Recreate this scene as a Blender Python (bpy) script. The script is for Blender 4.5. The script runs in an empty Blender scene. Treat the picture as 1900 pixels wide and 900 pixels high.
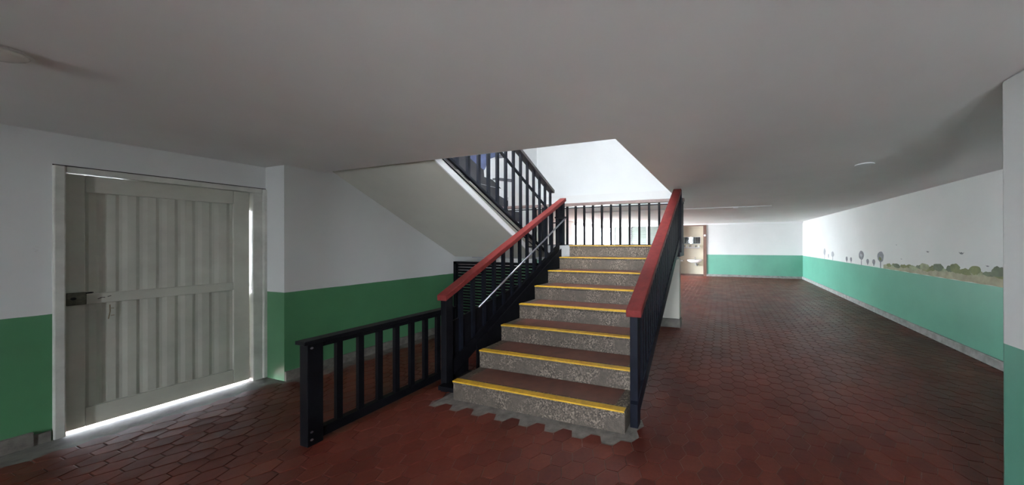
import bpy, bmesh, math, random
from mathutils import Vector, Matrix
random.seed(7)
scene = bpy.context.scene
COL = scene.collection
PI = math.pi

# ------------------------------------------------------------------ camera
H = 1.45
cam_d = bpy.data.cameras.new('camera')
cam = bpy.data.objects.new('camera', cam_d)
COL.objects.link(cam)
cam_d.sensor_fit = 'HORIZONTAL'
cam_d.sensor_width = 36.0
cam_d.lens = 528.414 / 1900.0 * 36.0
cam_d.shift_x = (950.0 - 1180.908) / 1900.0
cam_d.clip_start = 0.02
cam_d.clip_end = 200
_yaw, _pitch, _roll = -0.2941, 0.00086, 0.00206
cam.matrix_world = (Matrix.Translation((0, 0, H)) @ Matrix.Rotation(-_yaw, 4, 'Z') @
                    Matrix.Rotation(PI / 2 + _pitch, 4, 'X') @ Matrix.Rotation(-_roll, 4, 'Z'))
scene.camera = cam

# ------------------------------------------------------------------ world, daylight, exposure
world = bpy.data.worlds.new('overcast_sky')
scene.world = world
world.use_nodes = True
bg = world.node_tree.nodes['Background']
bg.inputs['Color'].default_value = (0.90, 0.97, 1.06, 1)
bg.inputs['Strength'].default_value = 60.0
sun_d = bpy.data.lights.new('sun', 'SUN')
sun_d.energy = 150.0; sun_d.angle = 0.01; sun_d.color = (1.0, 0.98, 0.96)
sun = bpy.data.objects.new('sun', sun_d); COL.objects.link(sun)
sun.rotation_euler = Vector((0.20, -0.50, -0.83)).to_track_quat('-Z', 'Y').to_euler()
vs = scene.view_settings
vs.view_transform = 'Standard'
vs.look = 'None'
vs.gamma = 1.0
vs.use_curve_mapping = False
vs.exposure = 0.62

def portal(name, loc, rot, sx, sy):
    d = bpy.data.lights.new(name, 'AREA')
    d.shape = 'RECTANGLE'; d.size = sx; d.size_y = sy
    d.cycles.is_portal = True
    o = bpy.data.objects.new(name, d)
    COL.objects.link(o)
    o.location = loc; o.rotation_euler = rot
    return o

# ------------------------------------------------------------------ dimensions
XR, YE, ZC, ZD = 3.035, 12.711, 2.276, 0.932      # right wall, end wall, ceiling, height of the green dado
XD, XS, XF = -4.751, -4.415, -5.56                # door wall, stair wall, far left wall
YC, YJ = 1.793, 6.05                              # wall step before the stairs, wall step behind them
YB = -2.6                                         # rear wall
SX0, SX1, SY, TR, RI = -2.394, -0.711, 2.035, 0.300, 0.176
ZL = 8 * RI                                       # landing height
YL = SY + 7 * TR                                  # landing edge
YLB = 4.80                                        # back of the landing
OX0, OX1, OY0, OY1 = XS, -0.815, 2.117, YJ        # opening in the ceiling
T = 0.15

# ------------------------------------------------------------------ materials
MATS = {}
def new_mat(name):
    m = bpy.data.materials.new(name)
    m.use_nodes = True
    nt = m.node_tree
    b = nt.nodes['Principled BSDF']
    MATS[name] = m
    return m, nt, b

def n_pos(nt):
    return nt.nodes.new('ShaderNodeNewGeometry').outputs['Position']

def n_noise(nt, scale, vec=None, detail=4, rough=0.6):
    n = nt.nodes.new('ShaderNodeTexNoise')
    n.inputs['Scale'].default_value = scale
    n.inputs['Detail'].default_value = detail
    n.inputs['Roughness'].default_value = rough
    if vec is not None:
        nt.links.new(vec, n.inputs['Vector'])
    return n.outputs['Fac']

def n_ramp(nt, fac, stops):
    r = nt.nodes.new('ShaderNodeValToRGB')
    e = r.color_ramp.elements
    while len(e) > 1:
        e.remove(e[-1])
    e[0].position = stops[0][0]; e[0].color = (*stops[0][1], 1)
    for p, c in stops[1:]:
        x = e.new(p); x.color = (*c, 1)
    nt.links.new(fac, r.inputs['Fac'])
    return r.outputs['Color']

def n_mix(nt, fac, a, b, mode='MIX'):
    m = nt.nodes.new('ShaderNodeMix')
    m.data_type = 'RGBA'; m.blend_type = mode
    if hasattr(fac, 'is_linked'): nt.links.new(fac, m.inputs[0])
    else: m.inputs[0].default_value = fac
    for s, v in ((m.inputs[6], a), (m.inputs[7], b)):
        if hasattr(v, 'is_linked'): nt.links.new(v, s)
        else: s.default_value = (*v, 1)
    return m.outputs[2]

def n_math(nt, op, a, b=None, clamp=False):
    m = nt.nodes.new('ShaderNodeMath'); m.operation = op; m.use_clamp = clamp
    for i, v in enumerate((a, b)):
        if v is None: continue
        if hasattr(v, 'is_linked'): nt.links.new(v, m.inputs[i])
        else: m.inputs[i].default_value = v
    return m.outputs[0]

def n_bump(nt, b, h, strength=0.2, dist=0.01):
    n = nt.nodes.new('ShaderNodeBump')
    n.inputs['Strength'].default_value = strength
    n.inputs['Distance'].default_value = dist
    nt.links.new(h, n.inputs['Height'])
    nt.links.new(n.outputs['Normal'], b.inputs['Normal'])

def plain(name, col, rough=0.5, var=0.12, scale=6.0, metal=0.0, bump=0.0, bscale=60, spec=0.5):
    m, nt, b = new_mat(name)
    p = n_pos(nt)
    f = n_noise(nt, scale, p)
    lo = tuple(c * (1 - var) for c in col); hi = tuple(min(1, c * (1 + var)) for c in col)
    nt.links.new(n_ramp(nt, f, [(0.3, lo), (0.7, hi)]), b.inputs['Base Color'])
    b.inputs['Roughness'].default_value = rough
    b.inputs['Metallic'].default_value = metal
    b.inputs['Specular IOR Level'].default_value = spec
    if bump: n_bump(nt, b, n_noise(nt, bscale, p, 3), bump, 0.005)
    return m

# painted wall: white above a green dado
def wall_mat(name, white, green, zd=ZD, rough=0.55):
    m, nt, b = new_mat(name)
    p = n_pos(nt)
    sep = nt.nodes.new('ShaderNodeSeparateXYZ'); nt.links.new(p, sep.inputs[0])
    wob = n_math(nt, 'MULTIPLY', n_math(nt, 'SUBTRACT', n_noise(nt, 6, p), 0.5), 0.008)
    up = n_math(nt, 'GREATER_THAN', n_math(nt, 'ADD', sep.outputs['Z'], wob), zd)
    f = n_noise(nt, 1.3, p)
    w = n_ramp(nt, f, [(0.3, tuple(c * 0.94 for c in white)), (0.7, white)])
    g = n_ramp(nt, f, [(0.3, tuple(c * 0.9 for c in green)), (0.7, tuple(c * 1.06 for c in green))])
    c = n_mix(nt, up, g, w)
    # scuffs
    s = n_noise(nt, 9, p, 6, 0.75)
    sc = n_math(nt, 'MULTIPLY', n_math(nt, 'SUBTRACT', s, 0.68, True), 3.0, True)
    c = n_mix(nt, sc, c, (0.33, 0.31, 0.27))
    nt.links.new(c, b.inputs['Base Color'])
    nt.links.new(n_ramp(nt, up, [(0.0, (0.38,) * 3), (1.0, (rough,) * 3)]), b.inputs['Roughness'])
    n_bump(nt, b, n_noise(nt, 70, p, 3), 0.08, 0.004)
    return m

WHITE = (0.74, 0.755, 0.74)
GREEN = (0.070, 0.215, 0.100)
GREEN_BLOOM = (0.120, 0.345, 0.250)  # same dado green with the bright side's bloom mixed into the colour
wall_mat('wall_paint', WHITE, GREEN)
wall_mat('wall_paint_bloom', WHITE, GREEN_BLOOM)
plain('white_paint', WHITE, 0.6, 0.04, 1.2, bump=0.06)
plain('ceiling_paint', (0.77, 0.765, 0.75), 0.75, 0.05, 0.7, bump=0.08, bscale=45)
plain('plaster_white', (0.80, 0.81, 0.81), 0.7, 0.03, 1.0)
plain('cement', (0.16, 0.145, 0.125), 0.8, 0.35, 14, bump=0.4, bscale=40)
plain('cement_light', (0.24, 0.24, 0.23), 0.7, 0.28, 9, bump=0.3, bscale=40)
plain('cement_dark', (0.12, 0.11, 0.095), 0.8, 0.4, 7, bump=0.3, bscale=30)
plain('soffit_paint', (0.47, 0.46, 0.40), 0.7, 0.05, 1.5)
plain('black_paint', (0.0045, 0.0045, 0.006), 0.5, 0.3, 9, spec=0.09)
plain('blue_black_paint', (0.006, 0.0072, 0.012), 0.45, 0.3, 9, spec=0.13)
plain('red_rail', (0.125, 0.018, 0.017), 0.45, 0.22, 18, spec=0.14)
plain('brown_rail', (0.14, 0.095, 0.085), 0.35, 0.2, 15)
plain('dark_wood', (0.022, 0.016, 0.018), 0.35, 0.3, 12)
plain('steel', (0.26, 0.26, 0.29), 0.38, 0.15, 30, metal=1.0)
plain('door_paint', (0.52, 0.52, 0.45), 0.45, 0.10, 3.5, bump=0.05)
plain('frame_paint', (0.60, 0.60, 0.545), 0.5, 0.14, 6)
plain('lock_metal', (0.075, 0.07, 0.05), 0.45, 0.4, 40, metal=0.6)
plain('crack_dark', (0.03, 0.028, 0.024), 0.9, 0.2, 20)
plain('rust', (0.22, 0.17, 0.10), 0.7, 0.3, 40)
plain('yellow_tape', (0.45, 0.26, 0.012), 0.55, 0.22, 26)
plain('tread_red', (0.085, 0.028, 0.019), 0.45, 0.3, 9)
plain('brown_wood', (0.13, 0.065, 0.045), 0.45, 0.2, 10)
plain('beige_wall', (0.52, 0.48, 0.38), 0.6, 0.06, 2)
plain('porcelain', (0.82, 0.82, 0.82), 0.12, 0.02, 3)
plain('lamp_glass', (0.93, 0.93, 0.90), 0.25, 0.03, 3)
plain('plastic_white', (0.72, 0.72, 0.72), 0.4, 0.03, 3)
plain('plastic_grey', (0.35, 0.35, 0.36), 0.4, 0.1, 8)
plain('louvre', (0.60, 0.66, 0.62), 0.35, 0.06, 3)
plain('aluminium', (0.55, 0.56, 0.57), 0.4, 0.1, 12, metal=0.8)
plain('upper_steps', (0.36, 0.36, 0.36), 0.6, 0.12, 8)
plain('ground_concrete', (0.57, 0.57, 0.56), 0.85, 0.12, 1.5)
plain('mural_grey', (0.21, 0.215, 0.235), 0.6, 0.3, 14)
plain('mural_grey_pale', (0.36, 0.37, 0.39), 0.6, 0.2, 14)
plain('mural_olive', (0.155, 0.175, 0.06), 0.6, 0.4, 10)
plain('mural_sage', (0.27, 0.30, 0.18), 0.6, 0.3, 9)
plain('mural_sand', (0.34, 0.32, 0.21), 0.6, 0.25, 9)
plain('mural_green_dark', (0.10, 0.125, 0.07), 0.6, 0.4, 12)
plain('mural_black', (0.016, 0.016, 0.020), 0.5, 0.4, 5)
plain('mural_blue', (0.06, 0.08, 0.17), 0.5, 0.25, 5)
plain('mural_white', (0.82, 0.83, 0.84), 0.5, 0.04, 4)
plain('mural_mid', (0.08, 0.08, 0.095), 0.5, 0.25, 5)

# mirror and window glass
m, nt, b = new_mat('mirror_glass')
b.inputs['Metallic'].default_value = 1; b.inputs['Roughness'].default_value = 0.04
b.inputs['Base Color'].default_value = (0.8, 0.82, 0.82, 1)
m, nt, b = new_mat('window_glass')
tr_ = nt.nodes.new('ShaderNodeBsdfTransparent'); gl_ = nt.nodes.new('ShaderNodeBsdfGlossy')
gl_.inputs['Roughness'].default_value = 0.02
fr_ = nt.nodes.new('ShaderNodeFresnel'); mx_ = nt.nodes.new('ShaderNodeMixShader')
nt.links.new(fr_.outputs[0], mx_.inputs[0]); nt.links.new(tr_.outputs[0], mx_.inputs[1]); nt.links.new(gl_.outputs[0], mx_.inputs[2])
nt.links.new(mx_.outputs[0], nt.nodes['Material Output'].inputs['Surface'])

m, nt, b = new_mat('louvre_glass')
tl_ = nt.nodes.new('ShaderNodeBsdfTranslucent'); tl_.inputs['Color'].default_value = (0.62, 0.70, 0.66, 1)
b.inputs['Base Color'].default_value = (0.10, 0.118, 0.106, 1); b.inputs['Roughness'].default_value = 0.3
mx_ = nt.nodes.new('ShaderNodeMixShader'); mx_.inputs[0].default_value = 0.02
nt.links.new(b.outputs[0], mx_.inputs[1]); nt.links.new(tl_.outputs[0], mx_.inputs[2])
nt.links.new(mx_.outputs[0], nt.nodes['Material Output'].inputs['Surface'])

# washed terrazzo of the risers
m, nt, b = new_mat('terrazzo')
p = n_pos(nt)
vo = nt.nodes.new('ShaderNodeTexVoronoi'); vo.inputs['Scale'].default_value = 95; nt.links.new(p, vo.inputs['Vector'])
chips = n_ramp(nt, vo.outputs['Color'], [(0.2, (0.029, 0.022, 0.016)), (0.5, (0.068, 0.053, 0.039)), (0.85, (0.185, 0.15, 0.115))])
smooth = n_ramp(nt, n_noise(nt, 25, p), [(0.3, (0.046, 0.036, 0.027)), (0.7, (0.078, 0.062, 0.047))])
patch = n_ramp(nt, n_noise(nt, 4.5, p, 5), [(0.42, (0, 0, 0)), (0.56, (1, 1, 1))])
nt.links.new(n_mix(nt, patch, smooth, chips), b.inputs['Base Color'])
b.inputs['Roughness'].default_value = 0.65
n_bump(nt, b, vo.outputs['Distance'], 0.4, 0.004)

# red hexagonal floor tile, every tile a little different
m, nt, b = new_mat('hex_tile')
p = n_pos(nt)
geo = nt.nodes.new('ShaderNodeNewGeometry'); oi = nt.nodes.new('ShaderNodeObjectInfo')
rnd = n_math(nt, 'FRACT', n_math(nt, 'ADD', geo.outputs['Random Per Island'], oi.outputs['Random']))
c1 = n_ramp(nt, rnd, [(0.0, (0.080, 0.016, 0.010)), (0.5, (0.100, 0.021, 0.013)), (1.0, (0.118, 0.028, 0.017))])
wear = n_ramp(nt, n_noise(nt, 1.1, p, 5), [(0.35, (0.70, 0.70, 0.72)), (0.65, (1.12, 1.05, 1.02))])
c2 = n_mix(nt, 1.0, c1, wear, 'MULTIPLY')
fine = n_ramp(nt, n_noise(nt, 42, p, 4), [(0.3, (0.86,) * 3), (0.7, (1.1,) * 3)])
nt.links.new(n_mix(nt, 1.0, c2, fine, 'MULTIPLY'), b.inputs['Base Color'])
nt.links.new(n_ramp(nt, n_noise(nt, 3.2, p, 5), [(0.3, (0.36,) * 3), (0.7, (0.50,) * 3)]), b.inputs['Roughness'])
b.inputs['Specular IOR Level'].default_value = 0.22
n_bump(nt, b, n_noise(nt, 26, p, 3), 0.12, 0.004)
# grout: mostly dark, pale in places
m, nt, b = new_mat('grout')
p = n_pos(nt)
c = n_ramp(nt, n_noise(nt, 5.5, p, 5), [(0.42, (0.050, 0.026, 0.022)), (0.58, (0.085, 0.048, 0.040)), (0.70, (0.22, 0.17, 0.15))])
nt.links.new(c, b.inputs['Base Color']); b.inputs['Roughness'].default_value = 0.85

# ------------------------------------------------------------------ mesh helpers
class MB:
    def __init__(self):
        self.v = []; self.f = []
    def poly(self, pts, faces):
        o = len(self.v); self.v += [tuple(q) for q in pts]
        self.f += [tuple(i + o for i in fa) for fa in faces]; return self
    def box(self, x0, x1, y0, y1, z0, z1):
        return self.poly([(x0, y0, z0), (x1, y0, z0), (x1, y1, z0), (x0, y1, z0), (x0, y0, z1), (x1, y0, z1), (x1, y1, z1), (x0, y1, z1)],
                         [(3, 2, 1, 0), (4, 5, 6, 7), (0, 1, 5, 4), (1, 2, 6, 5), (2, 3, 7, 6), (3, 0, 4, 7)])
    def prism_x(self, yz, x0, x1):          # outline in the y-z plane, swept along x
        n = len(yz)
        a = sum(yz[i][0] * yz[(i + 1) % n][1] - yz[(i + 1) % n][0] * yz[i][1] for i in range(n))
        if a < 0: yz = yz[::-1]
        pts = [(x0, y, z) for y, z in yz] + [(x1, y, z) for y, z in yz]
        fs = [tuple(range(n))[::-1], tuple(range(n, 2 * n))] + [(i, (i + 1) % n, n + (i + 1) % n, n + i) for i in range(n)]
        return self.poly(pts, fs)
    def prism_z(self, xy, z0, z1):
        n = len(xy)
        a = sum(xy[i][0] * xy[(i + 1) % n][1] - xy[(i + 1) % n][0] * xy[i][1] for i in range(n))
        if a < 0: xy = xy[::-1]
        pts = [(x, y, z0) for x, y in xy] + [(x, y, z1) for x, y in xy]
        fs = [tuple(range(n))[::-1], tuple(range(n, 2 * n))] + [(i, (i + 1) % n, n + (i + 1) % n, n + i) for i in range(n)]
        return self.poly(pts, fs)
    def tube(self, path, r, n=10):
        path = [Vector(q) for q in path]; rings = []
        for i, q in enumerate(path):
            d = (path[min(i + 1, len(path) - 1)] - path[max(i - 1, 0)]).normalized()
            a = Vector((0, 0, 1)) if abs(d.z) < 0.9 else Vector((1, 0, 0))
            u = d.cross(a).normalized(); w = u.cross(d).normalized()
            rings.append([tuple(q + (u * math.cos(t) + w * math.sin(t)) * r) for t in (2 * PI * k / n for k in range(n))])
        o = len(self.v)
        for rg in rings: self.v += rg
        for i in range(len(rings) - 1):
            for k in range(n):
                a = o + i * n + k; b_ = o + i * n + (k + 1) % n
                self.f.append((a, a + n, b_ + n, b_))
        self.f.append(tuple(o + k for k in range(n)))
        self.f.append(tuple(o + (len(rings) - 1) * n + k for k in range(n))[::-1])
        return self
    def lathe(self, c, prof, n=24):         # profile of (r, z) about a vertical axis
        o = len(self.v)
        for r, z in prof:
            for k in range(n):
                t = 2 * PI * k / n
                self.v.append((c[0] + r * math.cos(t), c[1] + r * math.sin(t), c[2] + z))
        for i in range(len(prof) - 1):
            for k in range(n):
                a = o + i * n + k; b_ = o + i * n + (k + 1) % n
                self.f.append((a, b_, b_ + n, a + n))
        self.f.append(tuple(o + k for k in range(n))[::-1])
        self.f.append(tuple(o + (len(prof) - 1) * n + k for k in range(n)))
        return self
    def mesh(self, name, mat):
        me = bpy.data.meshes.new(name)
        me.from_pydata(self.v, [], self.f); me.update()
        bm = bmesh.new(); bm.from_mesh(me)
        bmesh.ops.recalc_face_normals(bm, faces=bm.faces[:])
        bm.to_mesh(me); bm.free()
        me.materials.append(MATS[mat])
        return me
    def build(self, name, mat, parent=None, bevel=0.0, smooth=False, seg=2):
        me = self.mesh(name, mat)
        if smooth:
            for q in me.polygons: q.use_smooth = True
        o = bpy.data.objects.new(name, me); COL.objects.link(o)
        if parent is not None:
            o.parent = parent
            o.matrix_parent_inverse = Matrix.Translation(-Vector(parent.location))
        if bevel:
            b = o.modifiers.new('bevel', 'BEVEL'); b.width = bevel; b.segments = seg
            b.limit_method = 'ANGLE'; b.angle_limit = 0.6
            b.harden_normals = False
        return o

def tag(o, label, cat, group=None, kind=None):
    o['label'] = label; o['category'] = cat
    if group: o['group'] = group
    if kind: o['kind'] = kind
    return o

def thing(name, loc, label, cat, group=None, kind=None):
    o = bpy.data.objects.new(name, None); COL.objects.link(o)
    o.location = loc; o.empty_display_size = 0.2
    return tag(o, label, cat, group, kind)

def box(x0, x1, y0, y1, z0, z1):
    return MB().box(min(x0, x1), max(x0, x1), min(y0, y1), max(y0, y1), min(z0, z1), max(z0, z1))

def child_copy(src, parent, loc):
    c = src.copy(); COL.objects.link(c); c.parent = parent
    c.matrix_parent_inverse = src.matrix_parent_inverse.copy(); c.location = loc
    return c

# ================================================================== THE SETTING
S = 'structure'
tag(box(-16, 9, -12, 24, -0.30, -0.16).build('ground', 'ground_concrete'), 'pale concrete ground outside the building', 'ground', kind=S)

# --- floor: cement bed and hexagonal tiles
HS = 0.080                       # side of a hexagon
def inside_floor(x, y):
    if x > XR - 0.06 or y > YE - 0.02 or y < YB + 0.1: return False
    if y < YC + 0.02 and x < XD + 0.27: return False
    if YC - 0.02 <= y < YJ and x < XS + 0.22: return False
    if y >= YJ and x < XF + 0.08: return False
    return True
def tile_out(x, y):              # cement patch poured around the foot of the stairs
    return -2.50 < x < -0.60 and 1.935 < y < 2.30
floor = MB()
floor.box(XF - T, XR + T, YJ - 0.02, 15.2, -0.15, -0.0035)
floor.box(XD - T, XR + T, YB - T, YJ - 0.02, -0.15, -0.0035)
floor = tag(floor.build('floor', 'grout'), 'dark red hexagonal clay tile floor with cement joints', 'floor', kind=S)

def screen(x, y, z):
    v = cam.matrix_world.inverted() @ Vector((x, y, z))
    if v.z > -0.05: return None
    return 1180.908 + 528.414 * v.x / -v.z, 450 - 528.414 * v.y / -v.z, -v.z

def hex_pts(cx, cy, r):
    return [(cx + r * math.cos(PI / 3 * k), cy + r * math.sin(PI / 3 * k)) for k in range(6)]
centres = []
dx, dy = 1.5 * HS, math.sqrt(3) * HS
ci = int((XR - XF) / dx) + 3
for i in range(-ci, ci):
    for j in range(-40, 110):
        x = -0.80 + i * dx; y = 1.69 + j * dy + (dy / 2 if i % 2 else 0)
        if inside_floor(x, y) and not tile_out(x, y): centres.append((x, y))
vis = []
for (x, y) in centres:
    s = screen(x, y, 0)
    if s and 15 < s[0] < 1840 and s[1] < 890 and not (-2.45 < x < -0.66 and y > 2.0) and not (x < -2.9 and s[0] > 560 and s[0] < 600) and not (x > 1.25 and y < 2.0):
        vis.append((s[2], x, y))
vis.sort()
single = {(x, y) for _, x, y in vis[:300]}
def add_hex(mb, cx, cy, dz=0.0, tx=0.0, ty=0.0):
    r0, r1 = HS - 0.0022, HS - 0.0052
    o = hex_pts(0, 0, r0); t = hex_pts(0, 0, r1)
    z = lambda px, py, b: b + dz + tx * px + ty * py
    pts = ([(cx + px, cy + py, -0.006) for px, py in o] + [(cx + px, cy + py, z(px, py, -0.0012)) for px, py in o] +
           [(cx + px, cy + py, z(px, py, 0.0005)) for px, py in t])
    fs = [tuple(range(12, 18))]
    for k in range(6):
        n = (k + 1) % 6
        fs += [(k, n, 6 + n, 6 + k), (6 + k, 6 + n, 12 + n, 12 + k)]
    mb.poly(pts, fs)
hx = MB(); add_hex(hx, 0, 0)
hx_me = hx.mesh('floor_tile', 'hex_tile')
for (x, y) in sorted(single):
    o = bpy.data.objects.new('floor_tile', hx_me); COL.objects.link(o)
    o.parent = floor; o.location = (x, y, random.uniform(-0.0006, 0.0008))
    o.rotation_euler = (random.gauss(0, 0.0045), random.gauss(0, 0.0045), random.gauss(0, 0.006))
rest = MB()
for (x, y) in centres:
    if (x, y) not in single:
        add_hex(rest, x, y, random.uniform(-0.0006, 0.0008), random.gauss(0, 0.0045), random.gauss(0, 0.0045))
rest = rest.build('floor_tile_field', 'hex_tile', floor); rest['kind'] = 'stuff'
patch = MB().box(-2.52, -0.58, 1.88, 2.3, -0.004, -0.0022).build('cement_patch', 'cement', floor)
strip = MB().box(XD, XD + 0.40, YB, YC, -0.004, -0.0022)
strip.box(XS, XS + 0.30, YC, YJ, -0.004, -0.0022).build('cement_edge', 'cement_dark', floor)

# --- ceiling with the stair opening
ce = MB()
ZT = ZC + 0.30
ce.box(XD - T, XR + T, YB - T, OY0, ZC, ZT)
ce.box(OX1, XR + T, OY0, OY1, ZC, ZT)
ce.box(XF - T, XR + T, OY1, 15.2, ZC, ZT)
ce.box(XD - T, OX0, OY0, OY1, ZC, ZT)
tag(ce.build('ceiling', 'ceiling_paint'), 'low grey-white plaster ceiling with a stair opening', 'ceiling', kind=S)

# --- walls of the lower floor
DY0, DY1, DZ = 0.806, 1.700, 1.990      # clear opening of the metal door
w = MB()
w.box(XD - T, XD, YB, DY0 - 0.02, 0, ZC); w.box(XD - T, XD, DY1 + 0.10, YC, 0, ZC); w.box(XD - T, XD, DY0 - 0.02, DY1 + 0.10, DZ + 0.03, ZC)
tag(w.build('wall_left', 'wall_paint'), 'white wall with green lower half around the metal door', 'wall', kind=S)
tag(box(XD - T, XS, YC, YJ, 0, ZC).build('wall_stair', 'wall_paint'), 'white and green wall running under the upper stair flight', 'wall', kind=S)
WF0, WF1 = 9.90, YE                    # big daylight opening in the far left wall
LW0, LW1, LWZ = 9.2, 9.60, 1.36         # low opening added behind the landing to let in daylight
w = MB(); w.box(XF - T, XF, YJ, LW0, 0, ZC); w.box(XF - T, XF, LW1, WF0, 0, ZC); w.box(XF - T, XF, LW0, LW1, LWZ, ZC); w.box(XF - T, XF, WF0, WF1, 2.20, ZC)
w.box(XF - T, XS, YJ - T, YJ, 0, ZC)
tag(w.build('wall_far_left', 'wall_paint_bloom'), 'grey-white wall beside the bright window behind the stairs', 'wall', kind=S)
tag(box(XR, XR + T, YB, YE + T, 0, ZC).build('wall_right', 'wall_paint_bloom'), 'long white and green wall with painted trees on the right', 'wall', kind=S)
NX0, NX1, NZ = -2.40, -0.674, 2.235    # washroom niche
w = MB()
w.box(NX1, XR, YE, YE + T, 0, ZC); w.box(-2.52, NX0, YE, YE + T, 0, ZC); w.box(NX0, NX1, YE, YE + T, NZ, ZC)
w.box(-4.98, -2.52, YE, YE + T, 0, 0.9); w.box(-4.98, -2.52, YE, YE + T, 2.20, ZC); w.box(-5.12, -4.98, YE, YE + T, 0, ZC)
w.box(XF - T, -5.12, YE, YE + T, 2.20, ZC)
tag(w.build('wall_end', 'wall_paint_bloom'), 'bright white and green wall at the far end of the hall', 'wall', kind=S)
# washroom behind the end wall
w = MB(); w.box(NX0 - T, NX1 + T + 0.1, 13.402, 13.40 + T, 0, ZC)
tag(w.build('wall_washroom', 'beige_wall'), 'beige wall of the washroom behind the sink', 'wall', kind=S)
tag(box(NX0 - T, NX0, YE + T, 13.402, 0, ZC).build('wall_washroom_left', 'beige_wall'), 'beige side wall of the washroom, left of the sink', 'wall', kind=S)
tag(box(NX1 + 0.1, NX1 + T + 0.1, YE + T, 13.402, 0, ZC).build('wall_washroom_right', 'beige_wall'), 'beige side wall of the washroom, right of the sink', 'wall', kind=S)
# rear wall behind the viewer, with openings added to let in daylight
w = MB(); w.box(XD - T, XR + T, YB - T, YB, 2.16, ZC)
RW = [(-3.25, -3.0), (-0.3, 0.08), (0.6, 1.08)]
xs = [XD - T] + [q for a in RW for q in a] + [XR + T]
for k in range(0, len(xs), 2): w.box(xs[k], xs[k + 1], YB - T, YB, 0, 2.16)
tag(w.build('wall_rear', 'wall_paint'), 'white and green rear wall with added daylight openings behind the viewer', 'wall', kind=S)

tag(box(-15, XF - T, YE + 0.12, YE + 0.40, -0.16, 3.0).build('wall_light_blocker', 'cement_light'), 'added exterior wall that limits daylight through the far opening', 'wall', kind=S)  # wing wall added outside to cut daylight reaching the right wall

# --- upper stairwell
UZ = 5.1
tag(box(XS - T, XS, 0.6, YJ + T, ZT, UZ).build('wall_upper_left', 'plaster_white'), 'white upper wall beside the upper stair flight', 'wall', kind=S)
tag(box(XS, 0.35, YJ, YJ + T, ZT, UZ).build('wall_upper_end', 'plaster_white'), 'glaring white upper wall seen through the stair opening', 'wall', kind=S)
tag(box(0.2, 0.35, 0.6, YJ, ZT, UZ).build('wall_upper_right', 'plaster_white'), 'white upper wall right of the stairwell, hidden above the ceiling', 'wall', kind=S)
tag(box(XS - T, 0.35, 0.45, 0.6, ZT, UZ).build('wall_upper_front', 'plaster_white'), 'white upper wall above and in front of the stair opening', 'wall', kind=S)
KX0, KX1, KY0, KY1 = -3.4, -1.4, 0.85, 1.42  # skylight added out of view to light the stairwell
w = MB(); w.box(XS - T, 0.35, 0.45, KY0, UZ, UZ + T); w.box(XS - T, 0.35, KY1, YJ + T, UZ, UZ + T); w.box(XS - T, KX0, KY0, KY1, UZ, UZ + T); w.box(KX1, 0.35, KY0, KY1, UZ, UZ + T)
tag(w.build('roof', 'plaster_white'), 'white roof with an added skylight above the stairwell', 'roof', kind=S)
sk = thing('window_1', (KX0, KY0, UZ), 'frame of the added skylight over the stairwell', 'window', kind=S)
for k in range(2):
    x = KX0 + 0.03 + (KX1 - KX0 - 0.06) * k
    box(x - 0.03, x + 0.03, KY0, KY1, UZ + 0.02, UZ + 0.10).build('mullion', 'aluminium', sk)

portal('added_skylight_portal', ((KX0 + KX1) / 2, (KY0 + KY1) / 2, UZ + T + 0.01), (0, 0, 0), KX1 - KX0, KY1 - KY0)
for k, (a, c) in enumerate(RW):
    portal('added_rear_portal', ((a + c) / 2, YB - T - 0.01, 1.08), (PI / 2, 0, 0), c - a, 2.16)
portal('added_window_portal', (XF - T - 0.01, (LW0 + LW1) / 2, LWZ / 2), (0, -PI / 2, 0), LWZ, LW1 - LW0)
portal('far_window_portal', (XF - T - 0.01, (WF0 + WF1) / 2, 1.10), (0, -PI / 2, 0), 2.2, WF1 - WF0)

# --- windows
def window(name, label, x0, x1, y0, y1, z0, z1, nm, axis, glass=True):
    t = thing(name, ((x0 + x1) / 2, (y0 + y1) / 2, z0), label, 'window', kind=S)
    f = 0.05
    def bx(a0, a1, c0, c1, nme, mt='aluminium', d=0.0):
        if axis == 'x': box(a0, a1, y0 + d, y1 - d, c0, c1).build(nme, mt, t)
        else: box(x0 + d, x1 - d, a0, a1, c0, c1).build(nme, mt, t)
    A0, A1 = (x0, x1) if axis == 'x' else (y0, y1)
    bx(A0, A1, z0, z0 + f, 'window_frame'); bx(A0, A1, z1 - f, z1, 'window_frame')
    bx(A0, A0 + f, z0 + f, z1 - f, 'window_frame'); bx(A1 - f, A1, z0 + f, z1 - f, 'window_frame')
    g = (A1 - A0 - 2 * f) / nm
    for k in range(nm):
        a = A0 + f + k * g
        if k: bx(a - 0.018, a + 0.018, z0 + f, z1 - f, 'mullion')
        if glass: bx(a + 0.018, a + g - 0.018, z0 + f, z1 - f, 'window_pane', 'window_glass', 0.022)
    return t
window('window_2', 'glaring open daylight window in the far left wall behind the landing railing', XF - 0.10, XF - 0.05, WF0, WF1, 0.0, 2.20, 1, 'y', False)
window('window_3', 'narrow glaring window beside the far left corner', XF, -5.12, YE + 0.05, YE + 0.10, 0.0, 2.20, 1, 'x')
window('window_8', 'added low daylight opening hidden behind the landing', XF - 0.10, XF - 0.05, LW0, LW1, 0.0, LWZ, 3, 'y')
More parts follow.
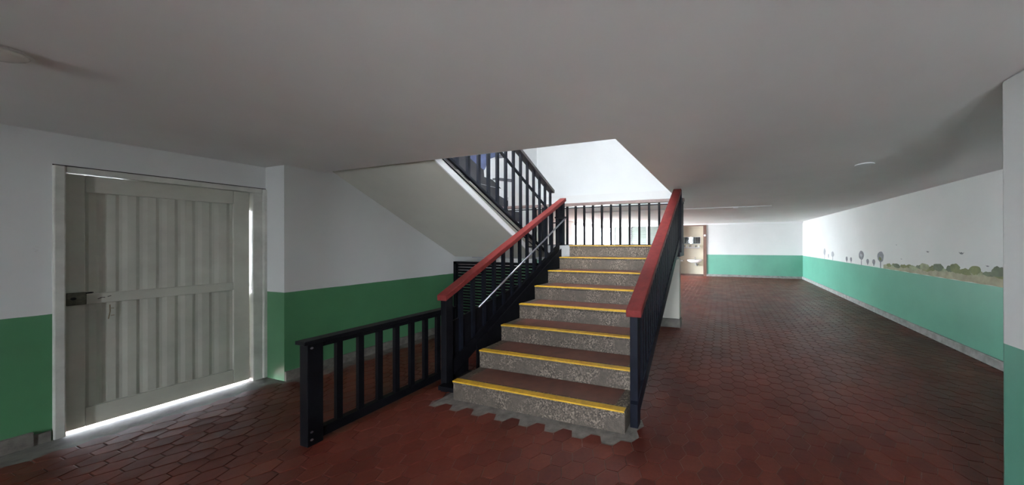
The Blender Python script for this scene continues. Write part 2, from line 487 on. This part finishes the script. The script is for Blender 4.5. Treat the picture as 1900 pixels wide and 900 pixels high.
# louvred window in the end wall
lw = thing('window_4', (-4.06, YE, 0.9), 'pale louvred window in the end wall behind the landing railing', 'window', kind=S)
for a in (-4.98, -4.16, -3.36, -2.56): box(a, a + 0.04, YE + 0.01, YE + 0.13, 0.90, 2.20).build('window_frame', 'aluminium', lw)
for a0, a1 in ((-4.94, -4.16), (-4.12, -3.36), (-3.32, -2.56)):
    lv = MB().prism_x([(YE + 0.035, 0.0), (YE + 0.045, -0.006), (YE + 0.095, 0.092), (YE + 0.085, 0.098)], a0, a1).mesh('louvre', 'louvre_glass')
    for k in range(14):
        o = bpy.data.objects.new('louvre', lv); COL.objects.link(o); o.parent = lw
        o.matrix_parent_inverse = Matrix.Translation(-Vector(lw.location)); o.location = (0, 0, 0.905 + k * 0.092)
# unseen rear windows, added for their daylight
for k, (a, c) in enumerate(RW):
    window('window_%d' % (5 + k), ['narrow left', 'middle', 'right'][k] + ' added rear window behind the viewer', a, c, YB - 0.10, YB - 0.05, 0.0, 2.16, 1, 'x')

# --- trims and baseboards
tag(MB().prism_x([(0, 0), (YE, 0), (YE, 0.01), (0, 0.01)], XR - 0.004, XR - 0.002).build('trim_1', 'cement'), 'thin dirt joint at the foot of the right wall', 'trim', kind=S)
bb = MB()
yz = [(XR, 0.0), (XR - 0.035, 0.0), (XR - 0.028, 0.085), (XR - 0.018, 0.10), (XR, 0.10)]
n = len(yz)
pts = [(x, 1.95, z) for x, z in yz] + [(x, YE, z) for x, z in yz]
bb.poly(pts, [tuple(range(n)), tuple(range(n, 2 * n))] + [(i, (i + 1) % n, n + (i + 1) % n, n + i) for i in range(n)])
tag(bb.build('baseboard_right', 'cement_light'), 'worn grey cement baseboard along the right wall', 'baseboard', kind=S)
tag(box(NX1, XR - 0.036, YE - 0.03, YE, 0, 0.09).build('baseboard_end', 'cement_light'), 'pale cement baseboard under the end wall', 'baseboard', kind=S)
tag(box(XS, XS + 0.03, YC + 0.001, 3.70, 0, 0.10).build('baseboard_stair', 'cement'), 'dark grey cement baseboard along the stair wall', 'baseboard', kind=S)
b1 = MB(); b1.box(XD, XD + 0.03, YB, 0.70, 0, 0.10); b1.box(XD, XD + 0.022, 0.70, 0.757, 0, 0.075)
tag(b1.build('baseboard_left', 'cement'), 'chipped cement baseboard left of the metal door', 'baseboard', kind=S)
tag(box(-1.9, XR, YE - 0.07, YE, 2.215, ZC).build('trim_2', 'plaster_white'), 'white cornice strip at the top of the end wall', 'trim', kind=S)
jm = MB(); jm.box(-0.806, NX1, YE - 0.03, YE + T, 0, NZ); jm.box(NX0, -0.806, YE - 0.03, YE + T, NZ - 0.05, NZ)
jm = tag(jm.build('trim_3', 'brown_wood'), 'brown wooden door frame of the washroom opening', 'trim', kind=S)
MB().tube([(-0.74, YE - 0.03, 1.76), (-0.74, YE - 0.06, 1.76)], 0.05, 12).build('knob', 'porcelain', jm)

# --- pillar on the right
pl = MB()
PX, PY0, PY1 = 1.375, 1.70, 1.950
pl.box(PX, PX + 0.42, PY0, PY1, 0, ZC)
pl = tag(pl.build('pillar', 'wall_paint_bloom', bevel=0.012), 'white and green square pillar at the right edge', 'pillar', kind=S)
box(PX - 0.022, PX, PY0 + 0.005, PY0 + 0.06, ZC - 0.10, ZC - 0.005).build('cable_cover', 'plastic_white', pl, 0.006)

# ================================================================== METAL DOOR
dr = thing('door_1', (XD, (DY0 + DY1) / 2, 0), 'weathered off-white ribbed metal door in the left wall', 'door', kind=S)
FX0, FX1 = XD - 0.10, XD + 0.028
box(FX0, FX1, 0.764, DY0, 0, 2.036).build('door_jamb', 'frame_paint', dr, 0.006)
box(FX0, FX1 - 0.01, DY0, 1.766, DZ, 2.036).build('door_head', 'frame_paint', dr, 0.006)
box(FX0, FX1 - 0.012, DY1, 1.770, 0, DZ).build('door_jamb', 'frame_paint', dr, 0.006)
box(FX0, FX1, 1.765, 1.832, 0, 2.036).build('door_jamb', 'frame_paint', dr, 0.012)
# open joint between frame and wall
box(XD, XD + 0.004, 0.764, 1.842, 2.036, 2.044).build('frame_gap', 'crack_dark', dr)
box(XD, XD + 0.004, 1.832, 1.842, 0.12, 2.036).build('frame_gap', 'crack_dark', dr)
box(FX0, FX0 + 0.02, 1.06, DY1, DZ - 0.05, DZ).build('door_stop', 'frame_paint', dr)
for z0, z1 in ((0.02, 0.92), (1.00, 1.03), (1.80, DZ)):
    box(FX0, FX0 + 0.02, DY1 - 0.03, DY1, z0, z1).build('door_stop', 'frame_paint', dr)
LX0, LX1 = XD - 0.066, XD - 0.028
LY0, LY1, LZ0, LZ1 = DY0 + 0.002, DY1 - 0.007, 0.020, DZ - 0.0025
SL0, SL1 = 0.884, 1.590
leaf = box(LX0, LX0 + 0.012, LY0, LY1, LZ0, LZ1).build('door_leaf', 'door_paint', dr)
box(LX0 + 0.012, LX1, LY0, SL0, LZ0, LZ1).build('stile', 'door_paint', leaf, 0.004)
box(LX0 + 0.012, LX1, SL1, LY1, LZ0, LZ1).build('stile', 'door_paint', leaf, 0.004)
for z0, z1 in ((LZ0, 0.165), (0.975, 1.055), (1.855, LZ1)):
    box(LX0 + 0.012, LX1, SL0, SL1, z0, z1).build('rail', 'door_paint', leaf, 0.004)
seams = [0.884, 0.950, 1.032, 1.120, 1.209, 1.300, 1.390, 1.482, 1.590]
for z0, z1 in ((0.165, 0.975), (1.055, 1.855)):
    for a, c in zip(seams[:-1], seams[1:]):
        d = c - a
        xy = [(LX0 + 0.012, a), (LX0 + 0.014, a), (LX0 + 0.0188, a + 0.24 * d), (LX0 + 0.0188, a + 0.66 * d), (LX0 + 0.014, c - 0.16 * d), (LX0 + 0.014, c), (LX0 + 0.012, c)]
        MB().prism_z(xy, z0, z1).build('ribbed_panel', 'door_paint', leaf)
lk = box(LX1, LX1 + 0.030, 0.810, 0.884, 0.978, 1.074).build('lock_box', 'lock_metal', dr, 0.005)
lk['label'] = 'dark bronze lock box'
MB().tube([(LX1 + 0.03, 0.880, 1.066), (LX1 + 0.034, 0.895, 1.068), (LX1 + 0.012, 0.908, 1.066)], 0.005, 8).build('key_lever', 'black_paint', lk, smooth=True)
MB().tube([(LX1 + 0.028, 0.835, 1.03), (LX1 + 0.036, 0.835, 1.03)], 0.011, 12).build('keyhole', 'black_paint', lk)
for pth in ([(0.930, 1.010), (0.945, 1.020), (0.958, 1.018)], [(0.968, 1.022), (0.982, 1.028)], [(0.978, 0.955), (0.979, 0.90), (0.972, 0.84)], [(0.982, 0.925), (0.995, 0.922)], [(0.982, 0.865), (0.996, 0.866)]):
    MB().tube([(LX1 + (0.001 if z > 0.975 else -0.005), y, z) for y, z in pth], 0.0025, 6).build('scratch', 'rust' if pth[0][1] < 0.97 else 'crack_dark', dr)

# ================================================================== LOWER STAIR FLIGHT
st = thing('staircase', ((SX0 + SX1) / 2, SY, 0), 'grey terrazzo stairs with yellow edged treads climbing to a landing', 'stairs')
for i in range(8):
    y0 = SY + i * TR; y1 = y0 + TR + 0.012 if i < 7 else y0 + 0.32
    z1 = (i + 1) * RI; z0 = 0.0 if i == 0 else i * RI - 0.12
    sp = MB().prism_x([(y0, max(z0, i * RI - 0.002)), (y0, z1 - 0.03), (y0 - 0.006, z1 - 0.022), (y0 - 0.006, z1), (y1, z1), (y1, z0 + 0.03), (y0 + 0.03, max(z0, 0))], SX0, SX1).build('step', 'terrazzo', st, 0.003)
    tp = MB().box(SX0, SX1 - 0.004, y0 - 0.0075, y0 + 0.045, z1, z1 + 0.0022)
    tp.box(SX0, SX1 - 0.004, y0 - 0.0082, y0 - 0.0055, z1 - 0.010, z1 + 0.0022)
    tp = tp.build('yellow_strip', 'yellow_tape', sp)
    if i < 7: box(SX0 + 0.10, SX1 - 0.10, y0 + 0.062, y0 + TR - 0.004, z1, z1 + 0.0016).build('tread_tile', 'tread_red', sp)
ld = MB(); ld.box(XS + 0.003, -0.70, YL + 0.32, YLB, ZL - 0.23, ZL); ld.box(XS + 0.003, SX0, YL + 0.002, YL + 0.32, ZL - 0.23, ZL); ld.box(SX0, -0.70, YL + 0.03, YL + 0.32, ZL - 0.23, ZL - 0.15)
ld.build('landing', 'upper_steps', st)
# sloping slab that carries the steps
MB().prism_x([(SY + 0.35, 0.0), (YL + 0.04, ZL - 0.23), (YL + 0.04, ZL - 0.14), (SY + 0.31, 0.09), (SY + 0.05, 0.02), (SY + 0.05, 0.0)], SX0 + 0.02, SX1 - 0.02).build('stair_slab', 'terrazzo', st)

pr = tag(box(-1.30, -0.708, 4.86, 5.00, 0, 1.185).build('wall_pier', 'soffit_paint'), 'short grey-white pier under the landing', 'pier', kind=S)
box(-1.31, -0.690, 4.835, 5.015, 0, 0.15).build('skirting', 'cement_dark', pr, 0.01)

# ------------------------------------------------------------------ railings
def sloped(x0, x1, y0, z0, y1, z1, th):     # bar following a slope in the y-z plane; z is its top
    return MB().prism_x([(y0, z0), (y1, z1), (y1, z1 - th), (y0, z0 - th)], x0, x1)

# right railing
rr = thing('stair_railing', (-0.655, SY + 0.12, 0), 'dark railing with broad red handrail on the right side of the stairs', 'railing')
RH0, RH1 = (2.10, 0.925), (4.36, 2.275)
sl = (RH1[1] - RH0[1]) / (RH1[0] - RH0[0])
hb = MB().prism_x([(RH0[0], RH0[1]), (RH1[0], RH1[1]), (RH1[0] + 0.01, RH1[1] - 0.065), (RH0[0] + 0.005, RH0[1] - 0.055)], -0.725, -0.600).build('handrail', 'red_rail', rr, 0.006)
box(-0.700, -0.635, 2.125, 2.200, 0.0, 0.90).build('newel_post', 'blue_black_paint', rr, 0.004)
sloped(-0.690, -0.630, 2.10, 0.20, 4.40, 0.20 + 0.587 * 2.30, 0.13).build('bottom_rail', 'blue_black_paint', rr)
sloped(-0.685, -0.640, 2.14, RH0[1] - 0.05 + sl * 0.04, 4.34, RH1[1] - 0.06, 0.045).build('top_rail', 'blue_black_paint', rr)
bm_ = {}
y = 2.30
while y < 4.36:
    zt = RH0[1] + sl * (y - RH0[0]) - 0.06; zb = 0.12 + 0.587 * (y - 2.10)
    box(-0.682, -0.640, y - 0.02, y + 0.02, zb, zt).build('baluster', 'blue_black_paint', rr, 0.003)
    y += 0.085
# side of the landing
box(-0.690, -0.625, 4.36, 4.83, ZL - 0.175, ZL + 0.03).build('landing_fascia', 'blue_black_paint', rr)
box(-0.690, -0.625, 4.36, 4.83, 2.10, 2.175).build('top_rail', 'blue_black_paint', rr)
y = 4.44
while y < 4.84:
    box(-0.682, -0.632, y - 0.025, y + 0.025, ZL, 2.12).build('baluster', 'blue_black_paint', rr); y += 0.09
box(-0.700, -0.600, 4.345, 4.40, 1.3, 2.262).build('newel_post', 'blue_black_paint', rr, 0.004)

# left railing
lr = thing('stair_railing', (-2.60, 2.2, 0), 'dark railing with worn red handrail and steel grab bar left of the stairs', 'railing')
LH0, LH1 = (2.085, 0.945), (4.283, 2.215)
sl = (LH1[1] - LH0[1]) / (LH1[0] - LH0[0])
MB().prism_x([LH0, LH1, (LH1[0] + 0.01, LH1[1] - 0.055), (LH0[0] + 0.005, LH0[1] - 0.055)], -2.660, -2.545).build('handrail', 'red_rail', lr, 0.006)
box(-2.640, -2.570, 2.11, 2.185, 0.0, 0.93).build('newel_post', 'black_paint', lr, 0.004)
box(-2.640, -2.570, 4.21, 4.285, 1.1, 2.17).build('newel_post', 'blue_black_paint', lr, 0.004)
sloped(-2.630, -2.580, 2.12, 0.24, 4.25, 0.24 + 0.587 * 2.13, 0.16).build('bottom_rail', 'black_paint', lr)
MB().prism_x([(2.45, 0.0), (2.45, 0.36), (4.25, 1.42), (4.25, 0.62), (3.3, 0.05), (3.3, 0.0)], -2.560, -2.545).build('shade_plate', 'black_paint', lr)  # black plate standing in for the shade under the landing
sloped(-2.625, -2.585, 2.14, LH0[1] - 0.04 + sl * 0.05, 4.25, LH1[1] - 0.07, 0.04).build('top_rail', 'blue_black_paint', lr)
y = 2.30
while y < 4.2:
    zt = LH0[1] + sl * (y - LH0[0]) - 0.06; zb = 0.12 + 0.587 * (y - 2.12)
    box(-2.622, -2.588, y - 0.017, y + 0.017, zb, zt).build('baluster', 'blue_black_paint', lr); y += 0.150
MB().prism_x([(2.12, 0.0), (2.12, 0.64), (3.36, 0.93), (3.36, 0.80), (2.40, 0.22), (2.40, 0.0)], -2.632, -2.610).build('shade_panel', 'black_paint', lr)  # black sheet added to darken the space below the railing
gb = MB().tube([(-2.40, 2.33, 0.79), (-2.40, 4.033, 1.850)], 0.0115, 10).build('grab_bar', 'steel', lr, smooth=True)
for yy in (2.75, 3.35, 3.95):
    zz = 0.79 + (yy - 2.33) * (1.06 / 1.703)
    MB().tube([(-2.40, yy, zz), (-2.45, yy, zz - 0.03), (-2.60, yy, zz - 0.03)], 0.009, 8).build('bracket', 'black_paint', gb, smooth=True)
box(-2.60, -2.38, 4.02, 4.05, 1.845, 1.87).build('bracket', 'black_paint', gb)
box(-2.60, -2.394, 2.05, 2.40, 0.05, 0.09).build('side_plate', 'black_paint', lr)

# back railing of the landing
br = thing('landing_railing', (-1.9, 4.72, ZL), 'black baluster railing with brown top rail across the landing', 'railing')
box(-4.30, -0.60, 4.66, 4.74, 2.125, 2.180).build('top_rail', 'brown_rail', br, 0.006)
box(-4.30, -0.68, 4.69, 4.715, 2.088, 2.102).build('thin_rail', 'black_paint', br)
for k in range(-7, 12):
    x = -2.767 + 0.1745 * k
    if x < -4.2: continue
    box(x - 0.016, x + 0.016, 4.684, 4.716, ZL, 2.13).build('baluster', 'black_paint', br)
box(-4.30, -0.68, 4.68, 4.72, ZL, ZL + 0.012).build('bottom_rail', 'black_paint', br)

# low railing on the left
lf = thing('floor_railing', (-2.862, 1.83, 0), 'low black railing standing on the floor left of the stairs', 'railing')
FXc = -2.862
box(FXc - 0.045, FXc + 0.045, 1.255, 1.340, 0.0, 0.728).build('post', 'black_paint', lf, 0.004)
box(FXc - 0.045, FXc + 0.045, 2.36, 2.42, 0.0, 0.728).build('post', 'black_paint', lf, 0.004)
box(FXc - 0.055, FXc + 0.055, 1.235, 2.43, 0.728, 0.755).build('top_rail', 'black_paint', lf, 0.004)
box(FXc - 0.03, FXc + 0.03, 1.340, 2.36, 0.690, 0.728).build('upper_bar', 'black_paint', lf)
box(FXc - 0.03, FXc + 0.03, 1.340, 2.36, 0.025, 0.095).build('bottom_rail', 'black_paint', lf)
for y in (1.448, 1.586, 1.722, 1.857, 1.990, 2.122, 2.253):
    box(FXc - 0.018, FXc + 0.018, y - 0.018, y + 0.018, 0.09, 0.70).build('baluster', 'black_paint', lf)
for z in (0.70, 0.10, 0.045):
    MB().tube([(FXc + 0.045, 1.277, z), (FXc + 0.049, 1.277, z)], 0.008, 8).build('bolt', 'steel', lf)

# ================================================================== UPPER STAIR FLIGHT
us = thing('staircase', (-3.6, YL, ZL), 'upper stair flight with pale sloping soffit rising over the left wall', 'stairs')
UX0, UX1 = XS + 0.003, -2.815
def sof(y): return 2.286 - 0.668 * (y - 2.196)
ye = 3.79
slab = MB().prism_x([(2.05, sof(2.05)), (ye, sof(ye)), (YL, sof(ye)), (YL, ZL - 0.03), (4.06, 1.36), (2.05, 2.47)], UX0, UX1).build('soffit_slab', 'soffit_paint', us)
for i in range(7):
    y1 = 4.08 - i * 0.295; y0 = y1 - 0.31; z1 = ZL + 0.005 + i * 0.172
    MB().box(UX0, UX1 - 0.02, y0, y1, z1 - 0.04, z1).build('step', 'upper_steps', us, 0.004)
MB().prism_x([(2.05, sof(2.05) - 0.004), (3.78, sof(3.78) - 0.004), (3.78, sof(3.78) + 0.075), (2.05, sof(2.05) + 0.075)], UX1, UX1 + 0.02).build('fascia', 'plaster_white', us)
# its railing
ur = thing('stair_railing', (-2.80, YL, ZL), 'upper railing of black balusters with dark sloping handrail and middle rail', 'railing')
HX = -2.80
MB().prism_x([(1.60, 3.800), (4.26, 2.352), (4.26, 2.30), (1.60, 3.735)], HX - 0.06, HX + 0.05).build('handrail', 'dark_wood', ur, 0.006)
MB().prism_x([(1.60, 3.55), (4.10, 2.050), (4.10, 2.018), (1.60, 3.515)], HX - 0.015, HX + 0.015).build('middle_rail', 'blue_black_paint', ur)
MB().prism_x([(1.90, 2.635), (4.14, 1.275), (4.14, 1.245), (1.90, 2.600)], HX - 0.012, HX + 0.025).build('bottom_rail', 'blue_black_paint', ur)
MB().prism_x([(1.90, 2.555), (3.95, 1.285), (3.95, 1.272), (1.90, 2.542)], HX + 0.002, HX + 0.012).build('thin_rail', 'blue_black_paint', ur)
y = 4.20
while y > 1.7:
    zt = 2.32 + (4.26 - y) * 0.5443; zb = max(1.245, 1.26 + (4.14 - y) * 0.605)
    box(HX - 0.016, HX + 0.016, y - 0.016, y + 0.016, zb, zt).build('baluster', 'blue_black_paint', ur); y -= 0.148

# ================================================================== SLATTED SCREEN UNDER THE STAIRS
sc = thing('slatted_screen', (-3.5, 3.77, 0), 'black slatted metal screen closing the space under the upper flight', 'screen')
box(-4.41, -4.35, 3.755, 3.795, 0, 1.137).build('post', 'black_paint', sc)
for x in (-3.78, -3.22, -2.72): box(x - 0.025, x + 0.025, 3.755, 3.795, 0, 1.137).build('post', 'black_paint', sc)
box(-4.41, -2.68, 3.755, 3.795, 1.095, 1.137).build('top_bar', 'black_paint', sc)
slm = MB().poly([(-4.36, 3.764, 0.034), (-2.72, 3.764, 0.034), (-2.72, 3.782, 0.0), (-4.36, 3.782, 0.0), (-4.36, 3.768, 0.037), (-2.72, 3.768, 0.037), (-2.72, 3.786, 0.003), (-4.36, 3.786, 0.003)],
                [(0, 1, 2, 3), (7, 6, 5, 4), (0, 4, 5, 1), (1, 5, 6, 2), (2, 6, 7, 3), (3, 7, 4, 0)]).mesh('slat', 'black_paint')
for k in range(22):
    o = bpy.data.objects.new('slat', slm); COL.objects.link(o); o.parent = sc
    o.matrix_parent_inverse = Matrix.Translation(-Vector(sc.location)); o.location = (0, 0, 0.02 + k * 0.049)

# ================================================================== WASHROOM
sk = thing('sink', (-1.22, 13.40, 0.45), 'white wall-hung sink in the washroom doorway', 'sink')
bs = MB(); cx, cy, a, c = -1.22, 13.20, 0.34, 0.20
n = 28; prof = [(0.55, -0.13), (0.85, -0.08), (1.0, -0.02), (1.0, 0.015), (0.93, 0.015), (0.80, -0.05), (0.4, -0.085)]
for s, z in prof:
    for k in range(n):
        t = 2 * PI * k / n
        ex = math.copysign(abs(math.cos(t)) ** 0.7, math.cos(t)); ey = math.copysign(abs(math.sin(t)) ** 0.7, math.sin(t))
        bs.v.append((cx + a * s * ex, cy + c * s * ey, 0.665 + z))
for i in range(len(prof) - 1):
    for k in range(n): bs.f.append((i * n + k, i * n + (k + 1) % n, (i + 1) * n + (k + 1) % n, (i + 1) * n + k))
bs.f.append(tuple(range(n))); bs.f.append(tuple(range((len(prof) - 1) * n, len(prof) * n)))
bs.build('basin', 'porcelain', sk, smooth=True)
MB().tube([(-1.17, 13.2, 0.56), (-1.17, 13.2, 0.44), (-1.12, 13.25, 0.41), (-1.12, 13.40, 0.45)], 0.035, 10).build('drain_trap', 'plastic_grey', sk, smooth=True)
MB().tube([(-1.22, 13.37, 0.66), (-1.22, 13.37, 0.78), (-1.22, 13.26, 0.77)], 0.014, 8).build('tap', 'steel', sk, smooth=True)
mi = thing('wall_mirror', (-1.38, 13.40, 1.37), 'framed mirror on the beige washroom wall above the shelf', 'mirror')
box(-1.80, -0.97, 13.385, 13.40, 1.385, 1.715).build('frame', 'aluminium', mi)
box(-1.78, -0.99, 13.380, 13.386, 1.40, 1.70).build('mirror_pane', 'mirror_glass', mi)
sh = thing('wall_shelf', (-1.40, 13.40, 1.2), 'narrow grey shelf between mirror and sink', 'shelf')
box(-1.80, -0.98, 13.26, 13.40, 1.215, 1.24).build('board', 'aluminium', sh)
box(-1.78, -1.00, 13.262, 13.275, 1.185, 1.215).build('front_edge', 'plastic_grey', sh)
for x in (-1.7, -1.1): box(x - 0.01, x + 0.01, 13.30, 13.40, 1.16, 1.215).build('bracket', 'plastic_grey', sh)
WH = ['first', 'second', 'third', 'fourth', 'fifth', 'rightmost']
for k in range(6):
    x = -1.72 + k * 0.135
    cu = MB().lathe((x, 13.32, 1.24), [(0.026, 0), (0.034, 0.085), (0.034, 0.09), (0.029, 0.088), (0.023, 0.01)], 14).build('cup', 'plastic_white' if k % 2 else 'steel', smooth=True)
    tag(cu, 'small cup on the washroom shelf, %s of six from the left' % WH[k] if k < 5 else 'small cup at the right end of the washroom shelf', 'cup', 'cups on the washroom shelf')
tag(MB().box(NX0, -1.75, 13.10, 13.40, 0.60, 0.64).build('wash_ledge', 'porcelain'), 'white ledge left of the sink on the washroom wall', 'ledge')

# ================================================================== CEILING FITTINGS
cl = thing('ceiling_lamp', (-2.95, 0.345, ZC - 0.07), 'white domed ceiling lamp at the upper left edge', 'lamp')
MB().lathe((-2.95, 0.345, ZC), [(0.096, 0), (0.096, -0.008), (0.086, -0.011)], 28).build('base_ring', 'plastic_white', cl, smooth=False)
MB().lathe((-2.95, 0.345, ZC), [(0.088, -0.010), (0.082, -0.022), (0.062, -0.034), (0.030, -0.041), (0.006, -0.042)], 28).build('glass_dome', 'lamp_glass', cl, smooth=True)
tag(MB().lathe((1.44, 3.59, ZC), [(0.085, 0), (0.085, -0.010), (0.06, -0.016), (0.02, -0.018)], 24).build('ceiling_plate', 'plastic_white', smooth=False), 'small round white cover plate on the ceiling before the right wall', 'cover plate')
cc = thing('ceiling_conduit', (-0.6, 6.95, ZC), 'thin surface conduit with small box running across the far ceiling', 'conduit')
box(-3.6, 1.04, 6.90, 6.96, ZC - 0.022, ZC).build('conduit_strip', 'ceiling_paint', cc, 0.004)
box(0.23, 0.34, 6.87, 6.98, ZC - 0.045, ZC).build('junction_box', 'plastic_white', cc, 0.008)

# ================================================================== PAINTED MURAL ON THE RIGHT WALL
mu = thing('wall_mural', (XR, 7.0, ZD), 'painted row of grey trees and olive hedge above the green dado', 'mural')
MXa, MXb = XR - 0.0030, XR
def blob(name, mat, cy, cz, ry, rz, parent, seedv, rough=0.08, d=0.0, n=18):
    rg = random.Random(seedv)
    yz = [(cy + ry * math.cos(t) * (1 + rg.uniform(-rough, rough)), cz + rz * math.sin(t) * (1 + rg.uniform(-rough, rough))) for t in (2 * PI * k / n for k in range(n))]
    return MB().prism_x(yz, MXa - d, MXb).build(name, mat, parent)
trees = [(10.184, 0.945, 1.259, 0.17, 'mural_grey_pale'), (9.843, 0.99, 1.104, 0.07, 'mural_grey_pale'), (9.503, 0.94, 1.186, 0.20, 'mural_grey_pale'),
         (8.529, 0.955, 1.085, 0.11, 'mural_grey'), (8.274, 0.955, 1.083, 0.10, 'mural_grey'), (7.724, 0.938, 1.253, 0.235, 'mural_grey'),
         (7.429, 0.965, 1.085, 0.107, 'mural_grey'), (7.166, 0.965, 1.093, 0.104, 'mural_grey'), (6.898, 0.945, 1.264, 0.238, 'mural_grey')]
for k, (y, z0, z1, wd, mt) in enumerate(trees):
    big = z1 - z0 > 0.2
    zc0 = z0 + (z1 - z0) * (0.34 if big else 0.12)
    cr = blob('painted_tree', mt, y, (zc0 + z1) / 2, wd / 2, (z1 - zc0) / 2, mu, 30 + k)
    box(MXa - 0.0004, MXb, y - 0.014, y + 0.014, z0 - 0.01, zc0 + 0.02).build('painted_trunk', mt, cr)
    if big: blob('painted_highlight', 'mural_grey_pale' if k != 8 else 'mural_olive', y + 0.01, (zc0 + z1) / 2 - (0.04 if k == 8 else 0), wd / 5, (z1 - zc0) / 6, cr, 80 + k, 0.2, 0.0006)
# hedge
rg = random.Random(4)
ys = [6.79 - i * (6.79 - 4.0) / 40 for i in range(41)]
def hz(y):
    t = (6.79 - y) / 2.79
    return 1.005 + 0.055 * min(1, t * 1.6) + 0.012 * math.sin(y * 19) + 0.010 * math.sin(y * 41 + 1)
top = [(y, hz(y)) for y in ys]
MB().prism_x(top + [(y, 0.936 + 0.004 * math.sin(y * 23)) for y in ys[::-1]], MXa, MXb).build('painted_grass', 'mural_sand', mu)
for k in range(17):
    y = 6.62 - k * 0.155 + rg.uniform(-0.04, 0.04)
    blob('painted_bush', ['mural_olive', 'mural_sage', 'mural_green_dark', 'mural_olive'][k % 4], y, hz(y) - 0.005, rg.uniform(0.07, 0.12), rg.uniform(0.025, 0.045), mu, 50 + k, 0.22, 0.0003 + 0.0001 * (k % 3))
for k, (y, w_, h_) in enumerate(((5.60, 0.10, 0.055), (5.30, 0.10, 0.055), (4.98, 0.09, 0.06), (4.66, 0.08, 0.06), (4.34, 0.09, 0.06))):
    blob('painted_bush', ['mural_sage', 'mural_green_dark', 'mural_olive', 'mural_olive', 'mural_green_dark'][k], y, hz(y) + 0.035, w_, h_, mu, 90 + k, 0.15, 0.0008)
for k, (y, z, s) in enumerate(((5.52, 1.30, 0.035), (4.87, 1.30, 0.045), (4.48, 1.16, 0.025), (6.20, 1.15, 0.025), (6.35, 1.40, 0.02))):
    b_ = MB().prism_x([(y - s, z + s * 0.3), (y - s * 0.4, z + s * 0.1), (y, z + s * 0.35), (y + s * 0.5, z + s * 0.15), (y + s, z + s * 0.4), (y + s * 0.4, z - s * 0.25), (y - s * 0.3, z - s * 0.3)], MXa, MXb)
    b_.build('painted_bird', 'mural_grey_pale' if k > 2 else 'mural_grey', mu)

# ================================================================== PAINTING ON THE UPPER STAIR WALL
um = thing('wall_mural', (XS, 4.6, 2.2), 'dark grey, blue and white painting on the wall behind the upper railing', 'mural')
def flat(name, mat, yz, d, parent=um): return MB().prism_x(yz, XS, XS + d).build(name, mat, parent)
flat('painted_ground', 'mural_black', [(3.2, 2.58), (3.2, 3.10), (4.00, 3.06), (4.16, 3.10), (4.40, 2.95), (4.42, 2.73), (4.62, 2.72), (4.80, 2.62), (4.86, 2.58)], 0.003)
flat('painted_sky', 'mural_blue', [(4.10, 3.00), (4.14, 3.40), (4.86, 3.40), (4.80, 3.25), (4.56, 3.12), (4.42, 2.86), (4.30, 2.90)], 0.004)
flat('painted_disc', 'mural_white', [(4.62 + 0.16 * math.cos(t), 2.92 + 0.17 * math.sin(t)) for t in (2 * PI * k / 20 for k in range(20))], 0.005)
flat('painted_band', 'mural_mid', [(4.63, 2.715), (5.20, 2.785), (5.20, 2.85), (4.63, 2.775)], 0.0045)
flat('painted_band', 'mural_mid', [(4.70, 3.16), (4.98, 3.26), (4.98, 3.33), (4.70, 3.25)], 0.0045)
# the same painting carries on below the ceiling line, down to the landing
um2 = flat('painted_ground', 'mural_black', [(4.30, 1.55), (4.30, 2.574), (4.86, 2.574), (5.06, 2.43), (5.06, 2.15), (5.48, 2.15), (5.48, 1.50)], 0.003)
flat('painted_disc', 'mural_white', [(4.72, 2.45), (4.72, 2.574), (4.87, 2.574), (5.05, 2.44), (5.05, 2.36)], 0.0045)
